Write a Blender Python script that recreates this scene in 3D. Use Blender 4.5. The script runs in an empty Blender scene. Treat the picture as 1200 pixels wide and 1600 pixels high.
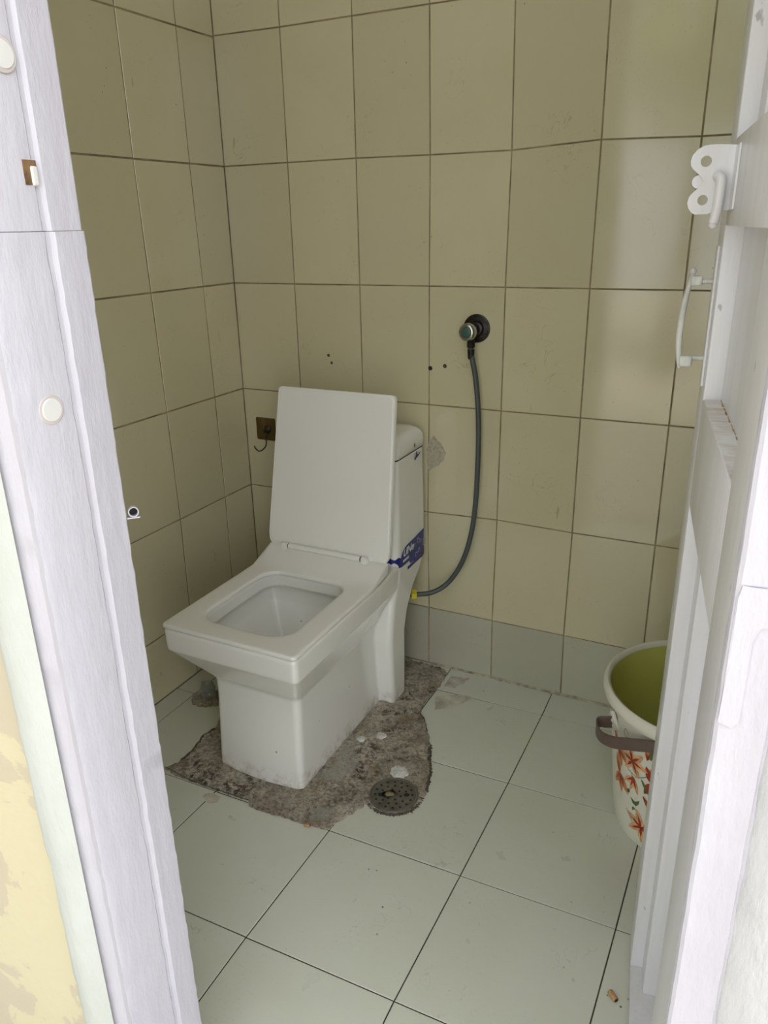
import bpy, bmesh, math, random
from mathutils import Vector, Matrix, noise
random.seed(7)
PI = math.pi
SC = bpy.context.scene
COL = SC.collection

# ------------------------------------------------------------------ camera
cam_d = bpy.data.cameras.new('camera'); cam = bpy.data.objects.new('camera', cam_d); COL.objects.link(cam)
SC.camera = cam
F, PITCH, YAW, ROLL = 1193.2, 0.3594, -0.4690, -0.0211
CAM = Vector((1.3894, -1.8312, 1.2336))
fwd = Vector((math.sin(YAW)*math.cos(PITCH), math.cos(YAW)*math.cos(PITCH), -math.sin(PITCH)))
rt = Vector((math.cos(YAW), -math.sin(YAW), 0)); up = rt.cross(fwd)
r2 = rt*math.cos(ROLL)+up*math.sin(ROLL); u2 = -rt*math.sin(ROLL)+up*math.cos(ROLL)
m = Matrix((r2, u2, -fwd)).transposed().to_4x4(); m.translation = CAM
cam.matrix_world = m
cam_d.sensor_fit = 'VERTICAL'; cam_d.sensor_height = 36.0; cam_d.lens = F/1600*36.0
cam_d.clip_start = 0.02; cam_d.clip_end = 200

# ------------------------------------------------------------------ light
w = bpy.data.worlds.new('sky'); SC.world = w; w.use_nodes = True
bg = w.node_tree.nodes['Background']
bg.inputs[0].default_value = (0.93, 0.95, 1.0, 1); bg.inputs[1].default_value = 1.0
_nt = w.node_tree   # the sky is brighter on the sun's side (+x) than on the other
_tc = _nt.nodes.new('ShaderNodeTexCoord'); _sx = _nt.nodes.new('ShaderNodeSeparateXYZ'); _nt.links.new(_tc.outputs['Generated'], _sx.inputs[0])
_mr = _nt.nodes.new('ShaderNodeMapRange'); _mr.inputs['From Min'].default_value = -1; _mr.inputs['From Max'].default_value = 1
_mr.inputs['To Min'].default_value = 0.45; _mr.inputs['To Max'].default_value = 1.95
_nt.links.new(_sx.outputs[0], _mr.inputs['Value']); _nt.links.new(_mr.outputs[0], bg.inputs[1])
sl = bpy.data.lights.new('sun', 'SUN'); sl.energy = 5.0; sl.angle = math.radians(0.6); sl.color = (1.0, 0.94, 0.83)
so = bpy.data.objects.new('sun', sl); COL.objects.link(so)
so.rotation_euler = Vector((-0.45, -1.0, -1.5)).to_track_quat('-Z', 'Y').to_euler(); so.location = (3, 6, 8)
SC.view_settings.view_transform = 'Standard'; SC.view_settings.look = 'None'
SC.view_settings.gamma = 1.0; SC.view_settings.use_curve_mapping = False
SC.view_settings.exposure = 1.07

# ------------------------------------------------------------------ materials
def new_mat(name):
    mt = bpy.data.materials.new(name); mt.use_nodes = True
    nt = mt.node_tree; b = nt.nodes['Principled BSDF']
    return mt, nt, b
def N(nt, t, **kw):
    n = nt.nodes.new(t)
    for k, v in kw.items():
        if k.startswith('i_'):
            key = k[2:]; key = int(key) if key.isdigit() else key.replace('_', ' ')
            n.inputs[key].default_value = v
        else: setattr(n, k, v)
    return n
def ramp(nt, fac, stops):
    r = nt.nodes.new('ShaderNodeValToRGB'); e = r.color_ramp.elements
    while len(e) < len(stops): e.new(0.5)
    for el, (p, c) in zip(e, stops):
        el.position = p; el.color = (c[0], c[1], c[2], 1) if hasattr(c, '__len__') else (c, c, c, 1)
    nt.links.new(fac, r.inputs[0]); return r.outputs[0]
def mix(nt, fac, a, b, mode='MIX'):
    n = nt.nodes.new('ShaderNodeMix'); n.data_type = 'RGBA'; n.blend_type = mode
    for s, v in ((n.inputs[0], fac), (n.inputs[6], a), (n.inputs[7], b)):
        if hasattr(v, 'is_linked') or isinstance(v, bpy.types.NodeSocket): nt.links.new(v, s)
        elif isinstance(v, (int, float)): s.default_value = v
        else: s.default_value = (v[0], v[1], v[2], 1)
    return n.outputs[2]
def noisef(nt, scale, detail=4, rough=0.55, vec=None, dist=0.0):
    n = N(nt, 'ShaderNodeTexNoise'); n.inputs['Scale'].default_value = scale
    n.inputs['Detail'].default_value = detail; n.inputs['Roughness'].default_value = rough
    n.inputs['Distortion'].default_value = dist
    if vec is None:
        tc = N(nt, 'ShaderNodeTexCoord'); vec = tc.outputs['Object']
    nt.links.new(vec, n.inputs['Vector']); return n.outputs[0]
def scaled(nt, s):
    tc = N(nt, 'ShaderNodeTexCoord'); mp = N(nt, 'ShaderNodeMapping'); mp.inputs['Scale'].default_value = s
    nt.links.new(tc.outputs['Object'], mp.inputs[0]); return mp.outputs[0]
def bump(nt, b, h, strength=0.2, dist=0.002):
    n = N(nt, 'ShaderNodeBump'); n.inputs['Strength'].default_value = strength; n.inputs['Distance'].default_value = dist
    nt.links.new(h, n.inputs['Height']); nt.links.new(n.outputs[0], b.inputs['Normal'])
def setc(nt, b, c):
    if isinstance(c, bpy.types.NodeSocket): nt.links.new(c, b.inputs['Base Color'])
    else: b.inputs['Base Color'].default_value = (c[0], c[1], c[2], 1)

def plain(name, c, rough=0.5, metal=0.0, coat=0.0, var=0.08, nscale=30):
    mt, nt, b = new_mat(name)
    nf = noisef(nt, nscale, 4)
    col = ramp(nt, nf, [(0.3, tuple(x*(1-var) for x in c)), (0.7, tuple(min(1, x*(1+var)) for x in c))])
    setc(nt, b, col); b.inputs['Roughness'].default_value = rough; b.inputs['Metallic'].default_value = metal
    b.inputs['Coat Weight'].default_value = coat; b.inputs['Coat Roughness'].default_value = 0.08
    return mt

def tile_mat(name, base, dark, rough, tint=0.05, speck=0.5, wav=0.12, spsc=60):
    mt, nt, b = new_mat(name)
    isl = N(nt, 'ShaderNodeNewGeometry').outputs['Random Per Island']
    c = ramp(nt, isl, [(0, tuple(x*(1-tint) for x in base)), (1, tuple(x*(1+tint*0.6) for x in base))])
    cl = noisef(nt, 3.5, 5, 0.6, dist=0.6)
    c = mix(nt, ramp(nt, cl, [(0.42, 0), (0.8, 0.5)]), c, dark)
    # chipped specks and short scratches
    sp = N(nt, 'ShaderNodeTexVoronoi'); sp.inputs['Scale'].default_value = spsc
    tc = N(nt, 'ShaderNodeTexCoord'); nt.links.new(tc.outputs['Object'], sp.inputs['Vector'])
    s1 = ramp(nt, sp.outputs['Distance'], [(0.05, 1), (0.10, 0)])
    s2 = ramp(nt, noisef(nt, 4.3, 3), [(0.56, 0), (0.66, speck)])
    mul = N(nt, 'ShaderNodeMath', operation='MULTIPLY'); nt.links.new(s1, mul.inputs[0]); nt.links.new(s2, mul.inputs[1])
    c = mix(nt, mul.outputs[0], c, (0.06, 0.045, 0.03))
    sc = noisef(nt, 40, 2, 0.4, scaled(nt, (1, 1, 0.22)), 0.3)
    s3 = ramp(nt, sc, [(0.76, 0), (0.79, 0.45)])
    c = mix(nt, s3, c, tuple(x*0.55 for x in dark))
    r1 = noisef(nt, 16, 3, 0.5, dist=1.2)
    ln = ramp(nt, r1, [(0.492, 0), (0.4985, 0.55), (0.5015, 0.55), (0.508, 0)])
    mk = ramp(nt, noisef(nt, 6.1, 4), [(0.54, 0), (0.66, 1)])
    m3 = N(nt, 'ShaderNodeMath', operation='MULTIPLY'); nt.links.new(ln, m3.inputs[0]); nt.links.new(mk, m3.inputs[1])
    c = mix(nt, m3.outputs[0], c, tuple(x*0.62 for x in dark))
    gr = ramp(nt, noisef(nt, 170, 3, 0.7), [(0.60, 0), (0.72, 0.35)]); mk2 = ramp(nt, noisef(nt, 5.2, 4, 0.6, dist=1), [(0.50, 0), (0.62, 1)])
    m4 = N(nt, 'ShaderNodeMath', operation='MULTIPLY'); nt.links.new(gr, m4.inputs[0]); nt.links.new(mk2, m4.inputs[1])
    c = mix(nt, m4.outputs[0], c, tuple(x*0.4 for x in dark))
    setc(nt, b, c)
    rr = ramp(nt, noisef(nt, 9, 5), [(0.3, rough), (0.8, rough*2.2)])
    nt.links.new(rr, b.inputs['Roughness'])
    b.inputs['Specular IOR Level'].default_value = 0.8
    bump(nt, b, noisef(nt, 5, 2), wav, 0.004)
    return mt

M = {}
M['tile'] = tile_mat('cream_tile', (0.635, 0.59, 0.385), (0.555, 0.505, 0.31), 0.07, 0.06, 0.9)
M['tile_low'] = tile_mat('grey_green_tile', (0.47, 0.465, 0.355), (0.40, 0.385, 0.285), 0.14)
M['floor_tile'] = tile_mat('floor_tile', (0.66, 0.68, 0.57), (0.57, 0.575, 0.45), 0.26, 0.03, 1.0, 0.06, 38)
M['grout'] = plain('grout', (0.27, 0.215, 0.13), 0.9, var=0.5, nscale=14)
M['grout_floor'] = plain('floor_grout', (0.06, 0.052, 0.04), 0.9, var=0.5, nscale=20)
M['ceramic'] = plain('glazed_ceramic', (0.80, 0.79, 0.71), 0.14, coat=0.6, var=0.02, nscale=3)
def ceramic():
    mt, nt, b = new_mat('ceramic_body')
    c = ramp(nt, noisef(nt, 2.5, 3), [(0.3, (0.84, 0.835, 0.765)), (0.7, (0.88, 0.875, 0.81))])
    # brown grime splashed near the foot
    tc = N(nt, 'ShaderNodeTexCoord'); sx = N(nt, 'ShaderNodeSeparateXYZ'); nt.links.new(tc.outputs['Object'], sx.inputs[0])
    g = ramp(nt, sx.outputs[2], [(0.0, 0.75), (0.05, 0.0)])
    nz = ramp(nt, noisef(nt, 28, 6, 0.7), [(0.45, 0), (0.62, 1)])
    mul = N(nt, 'ShaderNodeMath', operation='MULTIPLY'); nt.links.new(g, mul.inputs[0]); nt.links.new(nz, mul.inputs[1])
    c = mix(nt, mul.outputs[0], c, (0.30, 0.26, 0.19))
    sp = N(nt, 'ShaderNodeTexVoronoi'); sp.inputs['Scale'].default_value = 11
    nt.links.new(tc.outputs['Object'], sp.inputs['Vector'])
    c = mix(nt, ramp(nt, sp.outputs['Distance'], [(0.018, 0.9), (0.026, 0)]), c, (0.03, 0.03, 0.02))
    setc(nt, b, c); b.inputs['Roughness'].default_value = 0.16
    b.inputs['Coat Weight'].default_value = 0.5; b.inputs['Coat Roughness'].default_value = 0.06
    return mt
M['body'] = ceramic()
M['seat'] = plain('seat_plastic', (0.84, 0.835, 0.765), 0.34, var=0.015, nscale=4)
M['dark'] = plain('dark_gap', (0.02, 0.02, 0.02), 0.8)
M['blue'] = plain('blue_print', (0.012, 0.02, 0.20), 0.35, var=0.35, nscale=40)
M['white_print'] = plain('white_print', (0.72, 0.74, 0.76), 0.5)

def mortar():
    mt, nt, b = new_mat('rough_mortar')
    c = ramp(nt, noisef(nt, 9, 7, 0.68, dist=0.4), [(0.32, (0.24, 0.19, 0.13)), (0.48, (0.38, 0.33, 0.25)), (0.64, (0.52, 0.475, 0.37))])
    gr = ramp(nt, noisef(nt, 130, 5, 0.8), [(0.38, 0.45), (0.5, 1.0), (0.62, 1.35)])
    c = mix(nt, 1.0, c, gr, 'MULTIPLY')
    f = ramp(nt, noisef(nt, 75, 7, 0.8), [(0.47, 0), (0.55, 1)])
    m2 = ramp(nt, noisef(nt, 8.5, 4, 0.6, dist=0.8), [(0.50, 0), (0.62, 0.95)])
    mul = N(nt, 'ShaderNodeMath', operation='MULTIPLY'); nt.links.new(f, mul.inputs[0]); nt.links.new(m2, mul.inputs[1])
    c = mix(nt, mul.outputs[0], c, (0.04, 0.024, 0.02))
    o = ramp(nt, noisef(nt, 13, 3, 0.6), [(0.60, 0), (0.70, 0.5)])
    c = mix(nt, o, c, (0.27, 0.18, 0.07))
    g = ramp(nt, noisef(nt, 7, 2, 0.6, dist=1), [(0.60, 0), (0.66, 0.5)])
    c = mix(nt, g, c, (0.40, 0.40, 0.34))
    setc(nt, b, c); b.inputs['Roughness'].default_value = 0.7
    bump(nt, b, noisef(nt, 60, 8, 0.75), 1.0, 0.006)
    return mt
M['mortar'] = mortar()
M['mortar_dark'] = plain('sooty_mortar', (0.10, 0.085, 0.065), 0.7, var=0.6, nscale=60)
M['putty'] = plain('white_putty', (0.62, 0.62, 0.56), 0.8, var=0.25, nscale=120)
M['steel'] = plain('stained_steel', (0.15, 0.135, 0.105), 0.42, metal=0.35, var=0.4, nscale=40)
M['chrome'] = plain('dull_chrome', (0.42, 0.42, 0.38), 0.25, metal=0.95, var=0.15, nscale=60)
M['black_metal'] = plain('corroded_black_metal', (0.035, 0.03, 0.026), 0.4, metal=0.6, var=0.6, nscale=90)
M['gold'] = plain('brown_gold_plate', (0.16, 0.105, 0.035), 0.25, metal=0.7, var=0.1)
M['hose'] = None
def hosem():
    mt, nt, b = new_mat('braided_hose')
    wv = N(nt, 'ShaderNodeTexWave'); wv.bands_direction = 'DIAGONAL'; wv.inputs['Scale'].default_value = 160
    tc = N(nt, 'ShaderNodeTexCoord'); nt.links.new(tc.outputs['Object'], wv.inputs[0])
    c = ramp(nt, wv.outputs['Fac'], [(0.2, (0.035, 0.045, 0.045)), (0.8, (0.13, 0.15, 0.145))])
    setc(nt, b, c); b.inputs['Roughness'].default_value = 0.38; b.inputs['Metallic'].default_value = 0.25
    bump(nt, b, wv.outputs['Fac'], 0.3, 0.0006)
    return mt
M['hose'] = hosem()
M['yellow'] = plain('yellow_plastic', (0.62, 0.50, 0.02), 0.5)
M['knob_green'] = plain('green_cap', (0.05, 0.11, 0.085), 0.3)

def paint(name, base, streak, rough=0.4, bs=0.35, vert=(1, 1, 0.07), dirt=0.0):
    mt, nt, b = new_mat(name)
    c = ramp(nt, noisef(nt, 22, 5, 0.6, scaled(nt, vert)), [(0.32, streak), (0.62, base)])
    if dirt:
        f = ramp(nt, noisef(nt, 45, 3, 0.6, scaled(nt, (1, 1, 0.5))), [(0.70, 0), (0.74, dirt)])
        c = mix(nt, f, c, (0.14, 0.12, 0.10))
    setc(nt, b, c); b.inputs['Roughness'].default_value = rough
    a = noisef(nt, 70, 6, 0.6, scaled(nt, (1, 1, 0.3)))
    bump(nt, b, a, bs, 0.003)
    return mt
M['frame_paint'] = paint('frame_paint', (0.53, 0.52, 0.56), (0.475, 0.457, 0.495), 0.5, 0.5)
M['plaster_edge'] = paint('whitewashed_plaster', (0.49, 0.51, 0.465), (0.45, 0.47, 0.42), 0.8, 0.9, (1, 1, 0.4))
M['door_paint'] = paint('door_paint', (0.76, 0.76, 0.78), (0.68, 0.67, 0.655), 0.28, 0.35, dirt=0.5)
M['rust'] = plain('rusty_dust', (0.42, 0.27, 0.13), 0.9, var=0.35, nscale=50)
M['filler'] = plain('round_filler', (0.64, 0.64, 0.60), 0.7, var=0.03)
M['filler_ring'] = plain('primer_ring', (0.54, 0.485, 0.46), 0.7, var=0.06)
M['wood_hole'] = plain('bare_wood', (0.16, 0.09, 0.04), 0.9, var=0.6, nscale=80)
def outer_wall():
    mt, nt, b = new_mat('yellow_peeling_wall')
    n1 = noisef(nt, 6, 8, 0.6, dist=0.5)
    c = ramp(nt, n1, [(0.47, (0.55, 0.50, 0.32)), (0.485, (0.475, 0.42, 0.30))])
    c = mix(nt, ramp(nt, noisef(nt, 90, 4), [(0.35, 0.15), (0.7, 0)]), c, (0.5, 0.42, 0.3))
    setc(nt, b, c); b.inputs['Roughness'].default_value = 0.85
    bump(nt, b, noisef(nt, 12, 8, 0.6, dist=0.5), 0.5, 0.004)
    return mt
M['outer_wall'] = outer_wall()
M['white_wall'] = paint('white_rough_wall', (0.51, 0.51, 0.50), (0.47, 0.47, 0.465), 0.9, 1.0, (1, 1, 1))
M['ceiling'] = plain('ceiling_plaster', (0.72, 0.70, 0.62), 0.9)
M['ground'] = plain('pale_concrete', (0.46, 0.43, 0.37), 0.9, var=0.15, nscale=6)
M['bucket'] = plain('cream_plastic', (0.76, 0.74, 0.62), 0.30, var=0.03, nscale=6)
M['bucket_in'] = plain('olive_plastic', (0.60, 0.60, 0.16), 0.35, var=0.04, nscale=6)
M['strap'] = plain('brown_plastic', (0.125, 0.085, 0.068), 0.35, var=0.15)
M['petal'] = plain('petal_orange', (0.62, 0.24, 0.075), 0.4, var=0.45, nscale=70)
M['petal_pale'] = plain('petal_peach', (0.72, 0.42, 0.20), 0.4, var=0.35, nscale=70)
M['petal_red'] = plain('petal_red', (0.38, 0.04, 0.015), 0.4, var=0.4, nscale=70)
M['leaf'] = plain('leaf_green', (0.06, 0.13, 0.035), 0.4, var=0.4, nscale=50)
M['foliage'] = plain('sunlit_foliage', (0.22, 0.30, 0.03), 0.6, var=0.4, nscale=8)
M['bark'] = plain('bark', (0.12, 0.08, 0.05), 0.9)
M['butt'] = plain('brown_butt', (0.45, 0.26, 0.12), 0.8, var=0.3, nscale=200)
M['dryleaf'] = plain('dry_leaf', (0.52, 0.43, 0.25), 0.7, var=0.3, nscale=90)
def foil():
    mt, nt, b = new_mat('clear_wrapper')
    b.inputs['Base Color'].default_value = (0.55, 0.57, 0.52, 1); b.inputs['Roughness'].default_value = 0.12
    b.inputs['Transmission Weight'].default_value = 0.6; b.inputs['IOR'].default_value = 1.25
    return mt
M['foil'] = foil()

# ------------------------------------------------------------------ helpers
def link(name, me, mats, parent=None, smooth=False, auto=None):
    o = bpy.data.objects.new(name, me)
    if not isinstance(mats, (list, tuple)): mats = [mats]
    for x in mats: me.materials.append(x)
    COL.objects.link(o)
    if parent is not None: o.parent = parent
    if smooth or auto:
        for p in me.polygons: p.use_smooth = True
    if auto: me.set_sharp_from_angle(angle=math.radians(auto))
    return o
def fin(name, bm, mats, parent=None, smooth=False, auto=None, recalc=True):
    if recalc: bmesh.ops.recalc_face_normals(bm, faces=bm.faces)
    me = bpy.data.meshes.new(name); bm.to_mesh(me); bm.free()
    return link(name, me, mats, parent, smooth, auto)
def empty(name, loc, rot=(0, 0, 0)):
    o = bpy.data.objects.new(name, None); COL.objects.link(o); o.location = loc; o.rotation_euler = rot
    o.empty_display_size = 0.05; return o
def tag(o, label=None, cat=None, group=None, kind=None):
    if label: o['label'] = label
    if cat: o['category'] = cat
    if group: o['group'] = group
    if kind: o['kind'] = kind
    return o
def box(bm, x0, x1, y0, y1, z0, z1, bev=0, mi=0):
    vs = [bm.verts.new((x, y, z)) for x in (x0, x1) for y in (y0, y1) for z in (z0, z1)]
    fs = [bm.faces.new([vs[i] for i in q]) for q in ((0, 1, 3, 2), (4, 6, 7, 5), (0, 4, 5, 1), (2, 3, 7, 6), (0, 2, 6, 4), (1, 5, 7, 3))]
    for f in fs: f.material_index = mi
    bmesh.ops.recalc_face_normals(bm, faces=fs)
    if bev:
        es = list({e for f in fs for e in f.edges})
        r = bmesh.ops.bevel(bm, geom=es, offset=bev, segments=3, profile=0.5, affect='EDGES')
        for f in r['faces']: f.material_index = mi
def rrect(x0, x1, y0, y1, rf, rb=None, n=8, bulge=0.0):
    """rounded rectangle ring in plan; y0 is the front side"""
    rb = rf if rb is None else rb
    out = []
    for cx, cy, a0, r in ((x1-rf, y0+rf, -90, rf), (x1-rb, y1-rb, 0, rb), (x0+rb, y1-rb, 90, rb), (x0+rf, y0+rf, 180, rf)):
        for k in range(n+1):
            a = math.radians(a0+90*k/n)
            out.append([cx+r*math.cos(a), cy+r*math.sin(a)])
    # fill the long sides with extra points
    res = []
    L = len(out)
    for i in range(L):
        res.append(out[i])
        if (i+1) % (n+1) == 0:
            a, b = out[i], out[(i+1) % L]
            for k in range(1, 10):
                t = k/10; p = [a[0]+(b[0]-a[0])*t, a[1]+(b[1]-a[1])*t]
                if i == L-1: p[1] -= bulge*math.sin(PI*t)
                res.append(p)
    return res
def loft(bm, rings, cap0=True, cap1=True, closed=False, mi=0):
    R = [[bm.verts.new(p) for p in r] for r in rings]
    n = len(R[0])
    seq = list(zip(R[:-1], R[1:]))
    if closed: seq.append((R[-1], R[0]))
    for a, b in seq:
        for i in range(n):
            f = bm.faces.new((a[i], a[(i+1) % n], b[(i+1) % n], b[i])); f.material_index = mi
    if not closed:
        if cap0: bm.faces.new(R[0][::-1]).material_index = mi
        if cap1: bm.faces.new(R[-1]).material_index = mi
    return R
def circ(c, r, n=32, axis='z', sx=1, sy=1):
    o = []
    for k in range(n):
        a = 2*PI*k/n; u, v = r*math.cos(a)*sx, r*math.sin(a)*sy
        if axis == 'z': o.append((c[0]+u, c[1]+v, c[2]))
        if axis == 'y': o.append((c[0]+u, c[1], c[2]+v))
        if axis == 'x': o.append((c[0], c[1]+u, c[2]+v))
    return o
def lathe(bm, prof, c, axis='z', n=40, caps=True, mi=0):
    """prof: list of (radius, offset along the axis)"""
    ix = 'xyz'.index(axis); rings = []
    for r, h in prof:
        cc = list(c); cc[ix] += h; rings.append(circ(cc, max(r, 1e-5), n, axis))
    loft(bm, rings, caps, caps, mi=mi)
def catmull(P, n=8):
    P = [Vector(p) for p in P]; Q = [2*P[0]-P[1]]+P+[2*P[-1]-P[-2]]; out = []
    for i in range(1, len(Q)-2):
        for k in range(n):
            t = k/n; a, b, c, d = Q[i-1:i+3]
            out.append(0.5*((2*b)+(c-a)*t+(2*a-5*b+4*c-d)*t*t+(3*b-a-3*c+d)*t*t*t))
    out.append(P[-1]); return out
def tube(bm, pts, r, n=12, mi=0, flat=None):
    """swept tube; r number or list; flat=(w,h) for a flat strap with the h axis near z"""
    pts = [Vector(p) for p in pts]; rings = []
    pn = None
    for i, p in enumerate(pts):
        t = (pts[min(i+1, len(pts)-1)]-pts[max(i-1, 0)]).normalized()
        if pn is None:
            a = Vector((0, 0, 1)) if abs(t.z) < 0.9 else Vector((1, 0, 0))
            pn = (a-t*a.dot(t)).normalized()
        else: pn = (pn-t*pn.dot(t)).normalized()
        bn = t.cross(pn); rr = r[i] if hasattr(r, '__len__') else r
        if flat:
            zz = Vector((0, 0, 1)); zz = (zz-t*zz.dot(t)).normalized(); ww = t.cross(zz)
            ring = []
            for k in range(n):
                a = 2*PI*k/n; cx, cy = math.cos(a), math.sin(a)
                cx = math.copysign(abs(cx)**0.45, cx); cy = math.copysign(abs(cy)**0.45, cy)
                ring.append(p+ww*cx*flat[0]/2+zz*cy*flat[1]/2)
            rings.append(ring)
        else: rings.append([p+(pn*math.cos(2*PI*k/n)+bn*math.sin(2*PI*k/n))*rr for k in range(n)])
    loft(bm, rings, mi=mi)
def poly_plate(bm, outer, holes, to3, th):
    """flat plate with holes: outer/holes lists of (a,b); to3(a,b,c)->xyz ; thickness along c"""
    loops = [outer]+holes; layers = []
    for c in (0, th):
        es = []; lv = []
        for L in loops:
            vs = [bm.verts.new(to3(a, b, c)) for a, b in L]; lv.append(vs)
            es += [bm.edges.new((vs[i], vs[(i+1) % len(vs)])) for i in range(len(vs))]
        bmesh.ops.triangle_fill(bm, edges=es, use_beauty=True); layers.append(lv)
    for a, b in zip(*layers):
        for i in range(len(a)):
            j = (i+1) % len(a); bm.faces.new((a[i], a[j], b[j], b[i]))

# ------------------------------------------------------------------ tiled surfaces
def tiled(name, gx, gy, P, to3, mats, matf, gap, depth, und, label_kind='structure'):
    """real tiles standing proud of a grout bed; P(i,j) grid corner in the plane"""
    bm = bmesh.new()
    rnd = random.Random(hash(name) % 1000 if False else len(name)*13)
    for i in range(gx):
        for j in range(gy):
            c = [Vector(P(i, j)), Vector(P(i+1, j)), Vector(P(i+1, j+1)), Vector(P(i, j+1))]
            cen = (c[0]+c[1]+c[2]+c[3])/4
            tx, ty = rnd.uniform(-1, 1)*0.0035, rnd.uniform(-1, 1)*0.0035; off = rnd.uniform(-1, 1)*0.0002
            def ins(q, g):
                d = q-cen; L = Vector((max(abs(d.x)-g, 0.001), max(abs(d.y)-g, 0.001)))
                return Vector((cen.x+math.copysign(L.x, d.x), cen.y+math.copysign(L.y, d.y)))
            rings = []
            for g, h in ((gap/2, -depth), (gap/2, -0.0007), (gap/2+0.0007, 0)):
                rings.append([to3(q.x, q.y, h+((q-cen).x*tx+(q-cen).y*ty+off if h > -depth else 0)) for q in (ins(k, g) for k in c)])
            R = [[bm.verts.new(p) for p in r] for r in rings]
            mi = matf(i, j)
            for a, b in zip(R[:-1], R[1:]):
                for k in range(4): bm.faces.new((a[k], a[(k+1) % 4], b[(k+1) % 4], b[k])).material_index = mi
            bm.faces.new(R[-1]).material_index = mi
    # grout bed / body of the wall
    a, b = Vector(P(0, 0)), Vector(P(gx, gy))
    lo = to3(a.x, a.y, -depth*0.55); hi = to3(b.x, b.y, -und)
    x0, x1 = sorted((lo[0], hi[0])); y0, y1 = sorted((lo[1], hi[1])); z0, z1 = sorted((lo[2], hi[2]))
    e = 0.09   # the bed runs on past the corners, behind the next surface
    if x1-x0 > und+.02: x0 -= e; x1 += e
    if y1-y0 > und+.02: y0 -= e; y1 += e
    if z1-z0 > und+.02: z0 -= e
    box(bm, x0, x1, y0, y1, z0, z1, mi=len(mats)-1)
    o = fin(name, bm, mats); tag(o, kind='structure'); return o

XR = 1.74      # right wall
ZC = 3.20  # ceiling height, raised to enlarge the added light opening over the door
YF = -1.277    # inner face of the front wall
def lerp_tab(tab, j):
    return tab[j] if j < len(tab) else tab[-1]
zrow = [0.0, 0.1855, 0.4857, 0.7865, 1.0879, 1.3898, 1.6925, 1.994, 2.6, ZC]
bx = [0.0, 0.2022, 0.4040, 0.6018, 0.8000, 1.0005, 1.2042, 1.4050, 1.6060, XR]
badj = {(4, 1): (-.005, 0), (4, 0): (-.003, .0), (3, 5): (.002, -.003), (4, 5): (.004, -.004), (5, 5): (.002, .006), (3, 2): (-.004, -.003), (4, 2): (-.001, .004), (0, 6): (0, .003), (5, 1): (-.003, 0)}
def PB(i, j):
    dx, dz = badj.get((i, j), (0, 0))
    return (bx[i]+(dx if i else 0), zrow[j]+(dz if 0 < j < 9 else 0))
tiled('wall_back', 9, 9, PB, lambda a, b, c: (a, -c, b), [M['tile'], M['tile_low'], M['grout']], lambda i, j: 1 if j == 0 else 0, 0.0032, 0.0032, 0.10)
ly = [0.0, 0.136, 0.336, 0.537, 0.738, 0.939, 1.140, 1.277]
lsk = [0, 0.0, 0.0065, 0.004, 0.0, -0.0055, -0.006, -0.006, -0.006, 0]
def PL(i, j): return (-(ly[i]-(lsk[j] if 0 < i < 7 else 0)), zrow[j])
def PLm(i, j): return (-(ly[i]), zrow[j]) if i in (0, 7) else (-(ly[i])-(-lsk[j]), zrow[j])
tiled('wall_left', 7, 9, PLm, lambda a, b, c: (c, a, b), [M['tile'], M['tile_low'], M['grout']], lambda i, j: 0, 0.0040, 0.0028, 0.10)
tiled('wall_right', 7, 9, lambda i, j: (-ly[i], zrow[j]), lambda a, b, c: (XR-c, a, b), [M['tile'], M['tile_low'], M['grout']], lambda i, j: 1 if j == 0 else 0, 0.0032, 0.0032, 0.10)
fx = [0.0, 0.061, 0.3700, 0.6745, 0.9772, 1.2830, 1.5880, XR]
fy = [0.0, 0.1150, 0.4085, 0.7120, 1.0100, 1.3900]
def PF(i, j):
    sk = (fx[i]-0.93)*0.021 if 0 < j < 5 else 0
    dx = {1: 0.003, 2: 0.003, 3: 0.0, 4: -0.005}.get(j, 0) if 0 < i < 7 else 0
    return (fx[i]+dx, -fy[j]+sk)
fl = tiled('floor', 7, 5, PF, lambda a, b, c: (a, b, c), [M['floor_tile'], M['grout_floor']], lambda i, j: 0, 0.0024, 0.003, 0.08)
bm = bmesh.new(); box(bm, -0.1, XR+0.1, -1.39, 0.1, ZC, ZC+0.1); o = fin('ceiling', bm, M['ceiling']); tag(o, kind='structure')

# front wall with the doorway (unseen opening above it added to light the room)
XL, XJ = 0.7970, 1.3895                 # clear faces of the two jambs
YO = -1.3846                            # outer plaster plane
DH = 2.05
bm = bmesh.new()
def wallpiece(x0, x1, z0, z1): box(bm, x0, x1, YO+0.004, YF, z0, z1)
wallpiece(-2.2, XL-0.045, -0.05, ZC); wallpiece(XJ+0.031, 3.2, -0.05, ZC)
wallpiece(XL-0.045, XJ+0.031, ZC-0.05, ZC)
for f in bm.faces: f.material_index = 0
o = fin('wall_front', bm, M['outer_wall']); tag(o, kind='structure')
# whitewashed plaster strip beside the left jamb, with a ragged outer edge
bm = bmesh.new(); rows = []
zz = [k*0.012 for k in range(0, 216)]
for z in zz:
    e = 0.7095+0.007*noise.noise((0, 0, z*9))+0.004*noise.noise((3, 0, z*40))
    if z < 0.35: e += 0.004*noise.noise((5, 1, z*70))
    xs = [e, e+0.003, 0.7221, 0.7347, 0.7455, 0.7580]
    ys = [YO+0.003, YO-0.004, YO-0.008, YO-0.0095, YO-0.007, YO+0.004]
    rows.append([bm.verts.new((x, y, z)) for x, y in zip(xs, ys)])
for a, b in zip(rows[:-1], rows[1:]):
    for k in range(5): bm.faces.new((a[k], a[k+1], b[k+1], b[k]))
o = fin('trim_2', bm, M['plaster_edge'], smooth=True); tag(o, kind='structure')
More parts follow.
